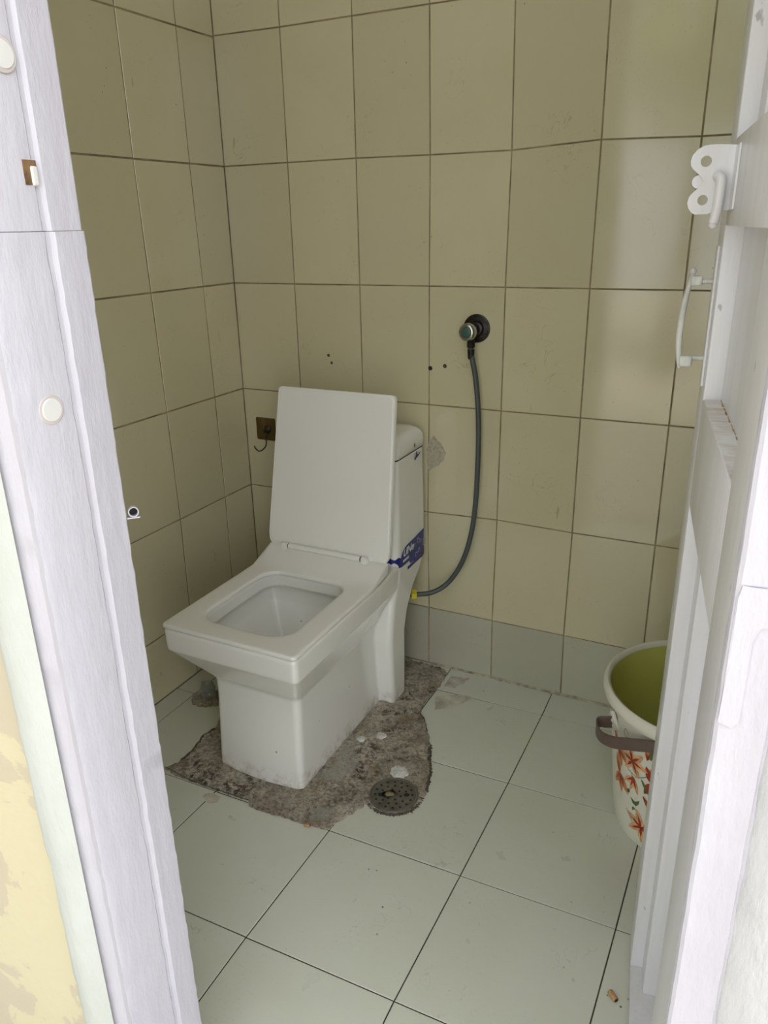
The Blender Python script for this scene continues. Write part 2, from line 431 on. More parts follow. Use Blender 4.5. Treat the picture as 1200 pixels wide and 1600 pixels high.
# rough white wall skin right of the right jamb
bm = bmesh.new(); rows = []
for z in zz:
    row = []
    for k in range(30):
        x = XJ+0.031+k*0.012
        y = YO-0.003-0.003*noise.noise((x*25, 2, z*25))-0.0015*noise.noise((x*90, 2, z*90))
        row.append(bm.verts.new((x, y if k else YO+0.004, z)))
    rows.append(row)
for a, b in zip(rows[:-1], rows[1:]):
    for k in range(29): bm.faces.new((a[k], a[k+1], b[k+1], b[k]))
o = fin('trim_3', bm, M['white_wall'], smooth=True); tag(o, kind='structure')

# ------------------------------------------------------------------ door frame
fr = empty('trim_1', (0, 0, 0)); tag(fr, kind='structure')
def prism(bm, prof, z0, z1, zs=None):
    """vertical prism from a plan profile"""
    zs = zs or [z0, z1]
    loft(bm, [[(x, y, z) for x, y in prof] for z in zs])
def jag(bm, s, amp):
    for v in bm.verts:
        v.co.x += amp*noise.noise(v.co*s); v.co.y += amp*noise.noise(v.co*s+Vector((9, 0, 0)))
left_hi = [(XL-0.0025, -1.2726), (XL-0.0015, -1.2744), (XL-0.0015, -1.3081), (XL-0.0042, -1.3113), (XL-0.0050, -1.3153), (XL-0.0015, -1.3189), (XL-0.001, -1.3765), (XL-0.003, -1.3828),
           (XL-0.010, YO+0.008), (XL-0.022, YO+0.012), (XL-0.040, YO+0.009), (XL-0.052, YO+0.004), (XL-0.055, -1.2726)]
left_lo = [(XL, -1.2726), (XL+0.001, -1.2744), (XL+0.001, -1.3081), (XL-0.0028, -1.3113), (XL-0.0035, -1.3153), (XL, -1.3189), (XL, -1.3765), (XL-0.0015, -1.3828),
           (XL-0.010, YO+0.008), (XL-0.022, YO+0.012), (XL-0.040, YO+0.009), (XL-0.052, YO+0.004), (XL-0.055, -1.2726)]
bm = bmesh.new()
zl = [0.0+k*0.01 for k in range(0, 124)]
prism(bm, left_lo, 0, 0, zl+[1.2315, 1.234])
jag(bm, 55, 0.0011)
n0 = len(bm.verts)
prism(bm, left_hi, 0, 0, [1.2345]+[1.24+k*0.01 for k in range(0, 82)])
jag(bm, 40, 0.0004)
jamb = fin('jamb', bm, M['frame_paint'], fr, auto=24)
# mortise hole in the left jamb and the round fillers over its fixing bolts
bm = bmesh.new(); box(bm, XL-0.030, XL-0.0004, -1.3284, -1.3149, 1.2722, 1.2920)
hole = fin('mortise_hole', bm, M['wood_hole'], jamb)
bm = bmesh.new(); box(bm, XL-0.012, XL+0.0012, -1.3221, -1.3149, 1.2713, 1.2875, 0.002)
fin('paint_lump', bm, M['filler'], jamb)
def disc_x(bm, x, y, z, r, th, n=40, s=0):
    lathe(bm, [(r, 0), (r, th*0.6), (r-0.0007, th)], (x, y, z), 'x', n)
for (y, z) in ((-1.3437, 1.0783), (-1.3315, 1.3699)):
    bm = bmesh.new(); disc_x(bm, XL-0.0005, y, z, 0.0140, 0.0011); fin('filler_ring', bm, M['filler_ring'], jamb)
    bm = bmesh.new(); disc_x(bm, XL-0.0003, y, z, 0.0110, 0.0020); fin('filler_patch', bm, M['filler'], jamb)
bm = bmesh.new()
right = [(XJ, -1.2726), (XJ, -1.3081), (XJ, -1.3801), (XJ+0.0015, YO), (XJ+0.004, YO-0.0015), (XJ+0.030, YO-0.0015), (XJ+0.031, YO+0.003), (XJ+0.055, YO+0.006), (XJ+0.055, -1.2726)]
prism(bm, right, 0, 0, [k*0.01 for k in range(0, 206)]); jag(bm, 45, 0.0008)
rj = fin('jamb', bm, M['frame_paint'], fr, auto=24)
bm = bmesh.new(); box(bm, XL-0.055, XJ+0.055, YO+0.002, -1.2726, DH, DH+0.06, 0.003); fin('head_jamb', bm, M['frame_paint'], fr)
# strike plate painted over on the right jamb
bm = bmesh.new()
sp_out = [(0.0036, 0.9424), (0.0032, 0.9829), (0.0027, 1.027), (0.0054, 1.0351), (0.0252, 1.0369), (0.0257, 1.0126), (0.018, 1.0099), (0.0149, 1.0009), (0.0149, 0.9442), (0.0108, 0.9406)]
poly_plate(bm, sp_out, [], lambda a, b, c: (XJ+a, YO-0.0013-c, b), 0.0013)
bmesh.ops.bevel(bm, geom=[e for e in bm.edges if abs((e.verts[0].co-e.verts[1].co).y) < 1e-6 and e.calc_face_angle(0) > 1], offset=0.0007, segments=2, affect='EDGES')
fin('strike_plate', bm, M['frame_paint'], rj)
# cut pipe end standing out of the left jamb
ps = empty('pipe_stub', (XL+0.0045, -1.2663, 0.9509)); d = (CAM-Vector((0.8010, -1.2663, 0.9509))).normalized()
d = (d+Vector((0.05, 0, -0.12))).normalized()
ps.rotation_euler = d.to_track_quat('Z', 'Y').to_euler()
bm = bmesh.new()
loft(bm, [circ((0, 0, z), r, 24) for r, z in ((0.0056, -0.009), (0.0058, 0.0040), (0.0053, 0.0054), (0.0045, 0.005), (0.0043, -0.0072))], True, True)
fin('pipe', bm, M['frame_paint'], ps, auto=45)
bm = bmesh.new(); lathe(bm, [(0.0042, 0), (0.0042, 0.001)], (0, 0, -0.0070), 'z', 24); fin('pipe_bore', bm, M['dark'], ps)
bm = bmesh.new(); box(bm, -0.0075, 0.0065, -0.0070, -0.0055, -0.008, 0.005, 0.001); fin('paint_drip', bm, M['frame_paint'], ps)
tag(ps, 'short white-painted cut pipe end sticking out of the edge of the left door jamb', 'pipe')

# ------------------------------------------------------------------ door leaf
HX, HY, LA = 1.3955, -1.2631, math.radians(98.8)
door = empty('door_1', (HX, HY, 0), (0, 0, LA)); tag(door, kind='structure')
LW = 0.560
T = -0.054
def dpart(name, boxes, mat='door_paint', bev=0.0015, parent=None):
    bm = bmesh.new()
    for b in boxes: box(bm, *b, bev)
    return fin(name, bm, M[mat], parent or door, auto=40)
ZT = 2.03
stile = dpart('stile', [(0.0, 0.135, T, 0, 0.006, ZT)])
stile2 = dpart('stile', [(0.4905, LW, T, 0, 0.006, ZT)])
dpart('rail', [(0.135, 0.4905, T, 0, 1.2250, 1.3195)])
dpart('rail', [(0.135, 0.4905, T, 0, 0.8695, 1.0144)])
dpart('rail', [(0.135, 0.4905, T, 0, 0.006, 0.012)])
dpart('rail', [(0.135, 0.4905, T, 0, 1.93, ZT)])
# stepped mouldings inside the upper and lower openings, one single deep step in the middle one
for (z0, z1) in ((0.012, 0.8695), (1.3195, 1.93)):
    dpart('moulding', [(0.441, 0.4905, T+0.002, -0.020, z0, z1), (0.135, 0.1665, T+0.002, -0.020, z0, z1)])
    dpart('panel', [(0.135, 0.443, T+0.002, -0.0415, z0, z1)], bev=0)
dpart('panel', [(0.135, 0.4905, T+0.002, -0.0215, 1.0144, 1.2250)], bev=0)
# rusty dust lying on the ledge of the lock rail
def dusty():
    mt, nt, b = new_mat('dusty_ledge_paint')
    n1 = ramp(nt, noisef(nt, 26, 6, 0.65, scaled(nt, (1, 0.35, 1)), 0.6), [(0.44, 0), (0.66, 0.85)])
    c = mix(nt, n1, (0.78, 0.78, 0.76), (0.52, 0.37, 0.22)); setc(nt, b, c); b.inputs['Roughness'].default_value = 0.7
    bump(nt, b, noisef(nt, 90, 5), 0.4, 0.002); return mt
bm = bmesh.new(); box(bm, 0.137, 0.4885, -0.0211, -0.0013, 1.0139, 1.0150)
fin('ledge_dust', bm, dusty(), door)
bm = bmesh.new(); rr = random.Random(4); s_ = 0.486
while s_ > 0.16:
    L = rr.uniform(.004, .014)
    box(bm, s_-L, s_, -0.0216, -0.0216+rr.uniform(.0006, .0022), 1.0142, 1.0158); s_ -= L+rr.uniform(.002, .012)
o = fin('crevice_dirt', bm, M['rust'], door)
# pull handle on its long back plate
HS = 0.5265
bm = bmesh.new(); box(bm, HS-0.012, HS+0.012, 0.0, 0.0030, 1.0270, 1.2016, 0.001); bp = fin('handle_plate', bm, M['door_paint'], door, auto=40)
bm = bmesh.new()
arc = catmull([(HS, 0.027, 1.1674), (HS, 0.0311, 1.1494), (HS, 0.0338, 1.1269), (HS, 0.0351, 1.1044), (HS, 0.0351, 1.0819), (HS, 0.0328, 1.0594), (HS, 0.0306, 1.0486)], 6)
tube(bm, arc, [0.0028+0.0014*math.sin(PI*i/(len(arc)-1)) for i in range(len(arc))], 10)
box(bm, HS-0.006, HS+0.006, 0.0153, 0.0297, 1.153, 1.1656, 0.003)
box(bm, HS-0.006, HS+0.006, 0.0162, 0.0324, 1.0504, 1.0648, 0.003)
tube(bm, [(HS, 0, 1.1584), (HS, 0.0171, 1.1584)], 0.0032, 10); tube(bm, [(HS, 0, 1.0621), (HS, 0.018, 1.0621)], 0.0032, 10)
lathe(bm, [(0.0, -0.005), (0.0035, -0.0035), (0.005, 0), (0.0035, 0.0035), (0.0, 0.005)], (HS, 0.0279, 1.171), 'z', 14, False)
handle = fin('handle', bm, paint('chipped_handle_paint', (0.62, 0.63, 0.58), (0.34, 0.33, 0.28), 0.4, 0.5, (1, 1, 0.6), 0.9), door, auto=50)
# latch bracket: two-lobed plate with two holes, and a dropped hook pin
LS = 0.450
def lc(X, Y): return ((745-(Y-115)*0.08-X)/7.5*0.00085, 1.3091-(Y-115)/7.5*0.00075)
out = [lc(*q) for q in [(745, 115), (640, 105), (560, 100), (490, 100), (430, 110), (370, 145), (325, 200), (306, 260), (310, 310), (332, 350), (372, 392), (410, 430), (425, 480), (400, 530), (350, 575), (300, 630), (280, 700), (292, 760), (320, 805), (350, 828), (470, 826), (530, 800), (600, 790), (695, 786)]]
def hl(X, Y, r): a, b = lc(X, Y); return [(a+r*math.cos(2*PI*k/16), b+r*math.sin(2*PI*k/16)) for k in range(16)]
bm = bmesh.new()
poly_plate(bm, out, [hl(450, 270, 0.0059), hl(425, 675, 0.0056)], lambda a, b, c: (LS+c, a, b), 0.0026)
box(bm, LS-0.035, LS+0.0026, 0.0, 0.0026, 1.2421, 1.3087, 0.0008)
a, b = lc(385, 480); lathe(bm, [(0.007, 0.0), (0.008, 0.004), (0.007, 0.008)], (LS+0.003, a, b), 'x', 20)
br = fin('latch_bracket', bm, M['door_paint'], door, auto=35)
bm = bmesh.new()
hp = catmull([(LS+0.012,)+lc(570, 440), (LS-0.004,)+lc(560, 425), (LS-0.010,)+lc(585, 460), (LS-0.010,)+lc(580, 560), (LS-0.010,)+lc(555, 780), (LS-0.010,)+lc(525, 935)], 6)
tube(bm, hp, 0.0056, 14)
lathe(bm, [(0.0056, 0.004), (0.0050, -0.002), (0.0035, -0.005), (0.0, -0.006)], (LS-0.010,)+lc(525, 935), 'z', 14, False)
fin('hook_pin', bm, M['door_paint'], br, smooth=True)

# ------------------------------------------------------------------ toilet
CX = 0.4375
toi = empty('toilet', (0, 0, 0))
tag(toi, 'white square one-piece toilet with its lid raised, standing on rough mortar in the corner', 'toilet')
def R(hw, y0, y1, z, rf=0.02, rb=None, bulge=0.0, cx=CX):
    return [(x, y, z) for x, y in rrect(cx-hw, cx+hw, y0, y1, rf, rb, 8, bulge)]
bm = bmesh.new()
body = [R(.1195, -.640, -.20, .000, .014, bulge=.009), R(.1195, -.640, -.20, .012, .014, bulge=.009), R(.1180, -.636, -.20, .10, .016, bulge=.006), R(.1165, -.631, -.20, .20, .017, bulge=.003), R(.1170, -.631, -.20, .238, .017),
        R(.1200, -.634, -.20, .247, .017), R(.1280, -.645, -.19, .262, .017), R(.1630, -.696, -.12, .327, .016), R(.1725, -.710, -.08, .345, .015), R(.1750, -.7135, -.060, .350, .014), R(.1750, -.7145, -.055, .360, .014),
        R(.1755, -.7150, -.050, .396, .013), R(.1745, -.7135, -.050, .4015, .013), R(.171, -.710, -.055, .4035, .012),
        R(.125, -.668, -.362, .4035, .045), R(.1215, -.664, -.366, .401, .045), R(.1210, -.664, -.366, .370, .045),
        R(.1400, -.684, -.346, .366, .045), R(.1450, -.688, -.342, .352, .035), R(.130, -.670, -.352, .320, .020), R(.097, -.625, -.385, .275, .012), R(.066, -.585, -.415, .235, .008), R(.036, -.54, -.44, .205, .008), R(.022, -.51, -.46, .192, .01)]
def pinch(p):
    x, y, z = p
    if z < .26: return p
    t = min(max((y+.37)/.20, 0), 1); t = t*t*(3-2*t); k = (z-.26)/.10; k = min(max(k, 0), 1)
    return (CX+(x-CX)*(1-t*k*.056), y, z)
loft(bm, [[pinch(p) for p in r] for r in body])
tank = [R(.1600, -.238, -.162, .0, .012), R(.1640, -.240, -.162, .004, .012), R(.1650, -.250, -.160, .10, .014), R(.1660, -.257, -.160, .20, .016), R(.1665, -.250, -.143, .255, .016), R(.1670, -.238, -.100, .312, .018),
        R(.1675, -.228, -.060, .340, .02), R(.1680, -.216, -.026, .385, .02), R(.1670, -.212, -.026, .50, .02), R(.1640, -.207, -.028, .684, .02)]
loft(bm, tank)
me = bpy.data.meshes.new('tmp'); bmesh.ops.recalc_face_normals(bm, faces=bm.faces); bm.to_mesh(me); bm.free()
tmp = bpy.data.objects.new('tmp', me); COL.objects.link(tmp)
rm = tmp.modifiers.new('r', 'REMESH'); rm.mode = 'VOXEL'; rm.voxel_size = 0.0025; rm.use_smooth_shade = True
sm = tmp.modifiers.new('s', 'SMOOTH'); sm.factor = 0.5; sm.iterations = 5
dg = bpy.context.evaluated_depsgraph_get()
me2 = bpy.data.meshes.new_from_object(tmp.evaluated_get(dg)); me2.name = 'pan'
bpy.data.objects.remove(tmp)
link('pan_and_tank', me2, M['body'], toi, smooth=True)
# tank lid
bm = bmesh.new()
loft(bm, [R(.1630, -.207, -.027, .6865, .018), R(.1660, -.211, -.025, .6885, .02), R(.1660, -.211, -.025, .706, .02), R(.1650, -.209, -.026, .718, .02), R(.1610, -.203, -.030, .729, .022), R(.153, -.194, -.038, .7375, .026), R(.142, -.184, -.048, .7415, .026), R(.10, -.15, -.08, .743, .02)])
tl = fin('tank_lid', bm, M['body'], toi, smooth=True)
bm = bmesh.new(); loft(bm, [R(.1625, -.2055, -.029, z, .018) for z in (.680, .6880)]); fin('lid_seam', bm, M['dark'], toi)
bm = bmesh.new()
loft(bm, [circ((CX, -.118, .7425), .022, 24), circ((CX, -.118, .7455), .021, 24)]); fin('flush_button', bm, M['chrome'], tl)
# seat ring
def ztop(y):
    t = min(max((y+0.375)/0.095, 0), 1); return 0.4150+0.030*t*t*(3-2*t)
def hws(y): return 0.1755
bm = bmesh.new()
def seatring(x, yf, yb, rf, rb, f):
    return [(px, py, f(py)) for px, py in rrect(CX-x, CX+x, yf, yb, rf, rb, 8)]
s_out = lambda d, f: seatring(.1755-d, -.7160+d, -.2735-d, .010, .010, f)
rings = [s_out(.004, lambda y: .4055+0.35*(ztop(y)-.415)), s_out(.0005, lambda y: .4065+0.35*(ztop(y)-.415)), s_out(0, lambda y: ztop(y)-.004), s_out(.0012, lambda y: ztop(y)-.0012), s_out(.004, ztop)]
rect_out = rrect(CX-.1715, CX+.1715, -.712, -.2775, .010, .010, 8)
rect_in = rrect(CX-.123, CX+.121, -.664, -.369, .052, .052, 8)
for t in (0.12, 0.25, 0.4, 0.55, 0.7, 0.85, 1.0):
    ring = []
    for a, b in zip(rect_out, rect_in):
        x, y = a[0]+(b[0]-a[0])*t, a[1]+(b[1]-a[1])*t
        ring.append((x, y, ztop(y)+(0.0 if t < 1 else -0.0003)))
    rings.append(ring)
for d, dz in ((.002, -.0012), (.0035, -.004), (.0035, -.0095)):
    rings.append([(x, y, .415+dz) for x, y in rrect(CX-.123+d, CX+.121-d, -.664+d, -.369-d, .052, .052, 8)])
loft(bm, rings, closed=True)
seat = fin('seat', bm, M['seat'], toi, auto=60)
# raised lid, leaning back on the tank
b0, b1 = Vector((CX-.001, -.2835, .4500)), Vector((CX+.005, -.2160, .8540))
up_ = (b1-b0); LH = up_.length; up_.normalize(); ac = Vector((1, 0, 0)); nrm = up_.cross(ac).normalized()   # nrm points back
if nrm.y < 0: nrm = -nrm
def lid_outline(ins):
    hb, ht = .1795-ins, .1665-ins; y0, y1 = -0.006+ins, LH-ins; P = []
    cc = [(hb-.010, y0), (hb-.003, y0+.010), (hb, y0+.026)]
    rt_ = [(-x if False else x, y) for x, y in cc]
    k = 6; r = .010
    right = rt_+[(hb+(ht-hb)*t, y0+.03+(y1-r-y0-.03)*t) for t in [i/12 for i in range(1, 13)]]
    right += [(ht-r+r*math.cos(a), y1-r+r*math.sin(a)) for a in [math.radians(90*i/k) for i in range(1, k+1)]]
    left = [(-x, y) for x, y in right[::-1]]
    topm = [(right[-1][0]+(left[0][0]-right[-1][0])*i/10, y1) for i in range(1, 10)]
    botm = [(left[-1][0]+(right[0][0]-left[-1][0])*i/10, y0) for i in range(1, 10)]
    return right+topm+left+botm
def lid3(o2, d): return [b0+ac*x+up_*y+nrm*d for x, y in o2]
bm = bmesh.new()
loft(bm, [lid3(lid_outline(.010), -.0005), lid3(lid_outline(.007), -.0008), lid3(lid_outline(.0055), .0005), lid3(lid_outline(.0035), .0008), lid3(lid_outline(.0035), .0), lid3(lid_outline(.001), -.0002), lid3(lid_outline(.0), .0015), lid3(lid_outline(.0), .0095), lid3(lid_outline(.003), .0125)])
lid = fin('seat_cover', bm, M['seat'], toi, auto=35)
# hinge bar lying on the back of the seat
bm = bmesh.new(); ha, hb = Vector((.329, -.2935, .4490)), Vector((.541, -.2935, .4490))
tube(bm, [ha, hb], .0072, 20); hinge = fin('hinge_bar', bm, M['seat'], toi, auto=40)
for x0, x1 in ((.3075, .3265), (.5435, .562)):
    bm = bmesh.new(); tube(bm, [(x0, -.2935, .4490), (x0+.002, -.2935, .4490), (x1, -.2935, .4490)], [.0060, .0077, .0077], 20)
    box(bm, x0+.001, x1-.001, -.302, -.287, .4385, .449, .001)
    fin('hinge_knuckle', bm, M['seat'], hinge, auto=40)
for x in (.5415, .3265):
    bm = bmesh.new(); tube(bm, [(x, -.2935, .4490), (x+.002, -.2935, .4490)], .0066, 20); fin('hinge_gap', bm, M['dark'], hinge)
# torn blue sticker wrapped round the tank's lower corner
def surf(s, z, off=.0009):
    """s: run from the front face (negative) round the corner to the side (positive)"""
    t = min(max((z-.385)/.30, 0), 1); hw = .1675-.004*t; yf = -.2145+.007*t; r = .02
    arc_ = r*PI/2
    if s < 0: return (CX+hw-r+s, yf-off, z)
    if s < arc_:
        a = -PI/2+s/r; return (CX+hw-r+(r+off)*math.cos(a), yf+r+(r+off)*math.sin(a), z)
    return (CX+hw+off, yf+r+(s-arc_), z)
def strip(bm, cols, off=.0012, mi=0):
    prev = None
    for s, lo, hi in cols:
        col = [bm.verts.new(surf(s, lo+(hi-lo)*k/3, off)) for k in range(4)]
        if prev:
            for k in range(3): bm.faces.new((prev[k], col[k], col[k+1], prev[k+1])).material_index = mi
        prev = col
def interp(tab, s):
    for (a, va), (b, vb) in zip(tab[:-1], tab[1:]):
        if a <= s <= b: return va+(vb-va)*(s-a)/(b-a+1e-9)
    return tab[-1][1] if s > tab[-1][0] else tab[0][1]
bm = bmesh.new()
lo_t = [(-.016, .400), (.012, .397), (.03, .3965), (.036, .3945), (.085, .394), (.086, .385), (.20, .373)]
hi_t = [(-.016, .428), (.0, .4265), (.012, .421), (.022, .427), (.034, .421), (.036, .428), (.050, .440), (.070, .4450), (.12, .448), (.20, .455)]
S = [-.016+.216*k/90 for k in range(91)]
strip(bm, [(s, interp(lo_t, s), interp(hi_t, s)) for s in S if s <= .1815])
strip(bm, [(s, .3725+.001*(s-.07), .3815) for s in [.072+.0128*k for k in range(9)]])
strip(bm, [(s, .4315+.003*math.sin(s*400), .4355+.001*math.cos(s*300)) for s in [-.012+.0015*k for k in range(11)]])
for v in bm.verts: pass
stk = fin('sticker', bm, M['blue'], toi, recalc=True); tag(stk, 'torn blue label with white lettering')
# torn blue scraps on the tank lid seam
bm = bmesh.new()
def scrap(bm, cy, cz, pts, x):
    vs = [bm.verts.new((x, cy+a, cz+b)) for a, b in pts]; bm.faces.new(vs)
scrap(bm, -.085, .670, [(-.016, -.006), (-.004, .002), (-.002, .012), (.003, .010), (.004, .003), (.012, .001), (.024, .006), (.022, .001), (.010, -.004), (.0, -.006), (-.008, -.010)], CX+.1657)
fin('sticker_scrap', bm, M['blue'], toi)
bm = bmesh.new(); scrap(bm, -.098, .700, [(-.004, -.004), (-.003, .003), (.0, .008), (.003, .002), (.002, -.004)], CX+.1669); fin('sticker_scrap', bm, M['blue'], tl)
def text_mesh(name, body_, size, M4, mat, parent, shear=0.2, ext=0.0002, bold=0.0):
    cu = bpy.data.curves.new('t', 'FONT'); cu.body = body_; cu.size = size; cu.shear = shear; cu.extrude = ext; cu.offset = bold; cu.resolution_u = 3
    to = bpy.data.objects.new('t', cu); COL.objects.link(to)
    me_ = bpy.data.meshes.new_from_object(to.evaluated_get(bpy.context.evaluated_depsgraph_get())); bpy.data.objects.remove(to)
    me_.transform(M4); me_.name = name
    return link(name, me_, mat, parent)
# on the side face the writing runs towards the wall (+y), up is +z
def side_m(y, z, tilt=0, x=CX+.1690, sx=1, sz=1):
    mt = Matrix(((0, 0, 1, x), (sx, 0, 0, y), (0, sz, 0, z), (0, 0, 0, 1)))
    return mt @ Matrix.Rotation(tilt, 4, 'Z')
text_mesh('sticker_word', 'UNe', .034, side_m(-.181, .4195, 0, sx=1.0, sz=.85), M['white_print'], stk, .25, bold=.0008)
text_mesh('sticker_word', 'eramic', .0135, side_m(-.182, .4045, 0), M['white_print'], stk, .2, bold=.0003)
text_mesh('sticker_word', 'C', .018, Matrix.Translation((.588, -.2165, .4025)) @ Matrix.Rotation(PI/2, 4, 'X'), M['white_print'], stk, .2, bold=.0006)
bm = bmesh.new()
rr = random.Random(11)
def scr(bm, pts, wd=.0007, x=CX+.1692):
    for (a, b), (c, d_) in zip(pts[:-1], pts[1:]):
        v = Vector((0, c-a, d_-b)); 
        if v.length < 1e-6: continue
        nn = Vector((0, -v.z, v.y)).normalized()*wd/2
        bm.faces.new([bm.verts.new(Vector((x, p[0], p[1]))+s_*nn) for p, s_ in (((a, b), 1), ((c, d_), 1), ((c, d_), -1), ((a, b), -1))])
for cy, cz, rr_ in ((-.085, .432, .009), (-.070, .425, .007), (-.098, .396, .008), (-.045, .440, .008), (-.080, .402, .007)):
    scr(bm, [(cy+rr_*math.cos(k*1.1)*(0.6+0.5*rr.random()), cz+rr_*math.sin(k*1.1)*(0.6+0.5*rr.random())) for k in range(10)])
scr(bm, [(-.060, .405), (-.055, .425), (-.040, .446), (-.034, .448)]); scr(bm, [(-.040+.011*math.cos(a), .415+.016*math.sin(a)) for a in [1.2+.3*k for k in range(14)]], .0016)
scr(bm, [(-.115, .425), (-.105, .432), (-.108, .420), (-.100, .428)])
fin('sticker_scratches', bm, M['white_print'], stk)

# ------------------------------------------------------------------ mortar bed round the pan, drain
outline = [(.201, -.30), (.215, -.42), (.201, -.485), (.222, -.535), (.212, -.571), (.227, -.635), (.224, -.676), (.205, -.712), (.240, -.722), (.300, -.723), (.385, -.722), (.430, -.720), (.460, -.718), (.478, -.734), (.541, -.731), (.606, -.726), (.650, -.722), (.672, -.719), (.681, -.685), (.694, -.655), (.706, -.630), (.706, -.612),
           (.722, -.618), (.745, -.623), (.765, -.618), (.785, -.612), (.800, -.600), (.809, -.586), (.817, -.572), (.820, -.555), (.821, -.523), (.812, -.491), (.803, -.458), (.784, -.415), (.758, -.359), (.745, -.33), (.733, -.314), (.720, -.29), (.704, -.267), (.683, -.246), (.673, -.202), (.677, -.166), (.681, -.13), (.680, -.08), (.677, -.031), (.649, -.013), (.542, -.008), (.30, -.008), (.215, -.05)]
def jagged(P, amp, step=.006, seed=0):
    out_ = []; n_ = len(P)
    for i in range(n_):
        a, b = Vector(P[i]), Vector(P[(i+1) % n_]); L = (b-a).length; k_ = max(1, int(L/step)); nn = Vector((-(b-a).y, (b-a).x)).normalized()
        for k in range(k_):
            p = a+(b-a)*k/k_; out_.append(tuple(p+nn*amp*noise.noise((p.x*90+seed, p.y*90, 0))))
    return out_
jo = jagged(outline, .006)
bm = bmesh.new()
vs = [bm.verts.new((x, y, 0)) for x, y in jo]
es = [bm.edges.new((vs[i], vs[(i+1) % len(vs)])) for i in range(len(vs))]
for L_ in ([(x, y) for x, y in rrect(CX-.1165, CX+.1165, -.637, -.245, .012, .004, 4, .009)[:]],):
    L_ = [(x, y) for x, y in L_]
    k0 = [i for i, (x, y) in enumerate(L_)]
    foot = []
    for x, y in L_: foot.append((x, y))
    # the column behind is a little wider than the foot
    foot = [p for p in foot if p[1] < -.30]
    fr_ = [p for p in foot if p[0] >= CX]; 
    foot = sorted([p for p in foot if p[0] < CX], key=lambda p: (-p[1], p[0])) + sorted([p for p in foot if p[0] >= CX], key=lambda p: (p[1], p[0]))
    foot += [(CX+.1165, -.240), (CX+.155, -.232), (CX+.155, -.168), (CX-.155, -.168), (CX-.155, -.232), (CX-.1165, -.240)]
    hv = [bm.verts.new((x, y, 0)) for x, y in foot]; es += [bm.edges.new((hv[i], hv[(i+1) % len(hv)])) for i in range(len(hv))]
bmesh.ops.triangle_fill(bm, edges=es, use_beauty=True)
bmesh.ops.subdivide_edges(bm, edges=[e for e in bm.edges if e.calc_length() > .03], cuts=3, use_grid_fill=True)
bmesh.ops.triangulate(bm, faces=bm.faces)
for _ in range(2): bmesh.ops.subdivide_edges(bm, edges=[e for e in bm.edges if e.calc_length() > .012], cuts=1, use_grid_fill=False); bmesh.ops.triangulate(bm, faces=bm.faces)
bd = {v for e in bm.edges if e.is_boundary for v in e.verts}
for v in bm.verts:
    h = .0035+.0022*noise.noise((v.co.x*22, v.co.y*22, 0))+.0012*noise.noise((v.co.x*70, v.co.y*70, 3))
    d = math.hypot(v.co.x-.755, v.co.y+.560)
    if d < .075: h = min(h, .0015+max(0, d-.055)*.12)
    inner = CX-.157 < v.co.x < CX+.157 and -.649 < v.co.y < -.16 and (v.co.y > -.245 or abs(v.co.x-CX) < .119)
    v.co.z = h if (v not in bd or inner) else .0006
ms = fin('mortar_patch', bm, M['mortar'], smooth=True)
tag(ms, 'rough stained brown mortar patch on the floor around the toilet foot and drain', 'mortar patch')
# dark broken edge next to the drain
bm = bmesh.new()
P1 = []; P2 = []
for k in range(110):
    a = math.radians(-150+205*k/109)
    rr0 = .060+.001*math.sin(k*.7); rr1 = .0655+.0035*noise.noise((k*.45, 1, 0))+.0025*abs(noise.noise((k*1.3, 4, 0)))*4.5
    P1.append((.755+rr0*math.cos(a), -.560+rr0*math.sin(a))); P2.append((.755+rr1*math.cos(a), -.560+rr1*math.sin(a)))
vv = [(bm.verts.new((x, y, .0022)), bm.verts.new((X, Y, .0012))) for (x, y), (X, Y) in zip(P1, P2)]
for a, b in zip(vv[:-1], vv[1:]): bm.faces.new((a[0], b[0], b[1], a[1]))
o = fin('broken_edge', bm, M['mortar_dark'], ms); tag(o, 'sooty ragged edge of the mortar')
def fringe(P_, wd, seed, mat, name):
    bm = bmesh.new(); pts = []
    for (a, b) in zip(P_[:-1], P_[1:]):
        a, b = Vector(a), Vector(b); k_ = max(2, int((b-a).length/.0025)); nn = Vector((-(b-a).y, (b-a).x)).normalized()
        for k in range(k_): pts.append((a+(b-a)*k/k_, nn))
    prev = None
    for i, (p, nn) in enumerate(pts):
        w1 = wd*(.25+1.5*abs(noise.noise((i*.23, seed, 0)))+.9*abs(noise.noise((i*.9, seed, 5)))); w2 = wd*(.5+.9*noise.noise((i*.15, seed, 9)))
        q = (bm.verts.new((p.x+nn.x*w1, p.y+nn.y*w1, .0010)), bm.verts.new((p.x, p.y, .0042)), bm.verts.new((p.x-nn.x*w2, p.y-nn.y*w2, .0040)))
        if prev:
            bm.faces.new((prev[0], q[0], q[1], prev[1])); bm.faces.new((prev[1], q[1], q[2], prev[2]))
        prev = q
    return fin(name, bm, mat, ms, smooth=True)
fringe([(.757, -.355), (.784, -.415), (.803, -.458), (.812, -.491), (.820, -.523)], .0065, 1, M['mortar_dark'], 'broken_edge')
fringe([(.205, -.710), (.300, -.722), (.385, -.721), (.462, -.718)], .0035, 2, M['mortar_dark'], 'broken_edge')
fringe([(.222, -.535), (.212, -.571), (.227, -.635), (.224, -.676)], .0040, 3, M['mortar_dark'], 'broken_edge')
fringe([(.733, -.314), (.704, -.267), (.683, -.246), (.673, -.202), (.677, -.166)], .0018, 4, M['mortar_dark'], 'broken_edge')
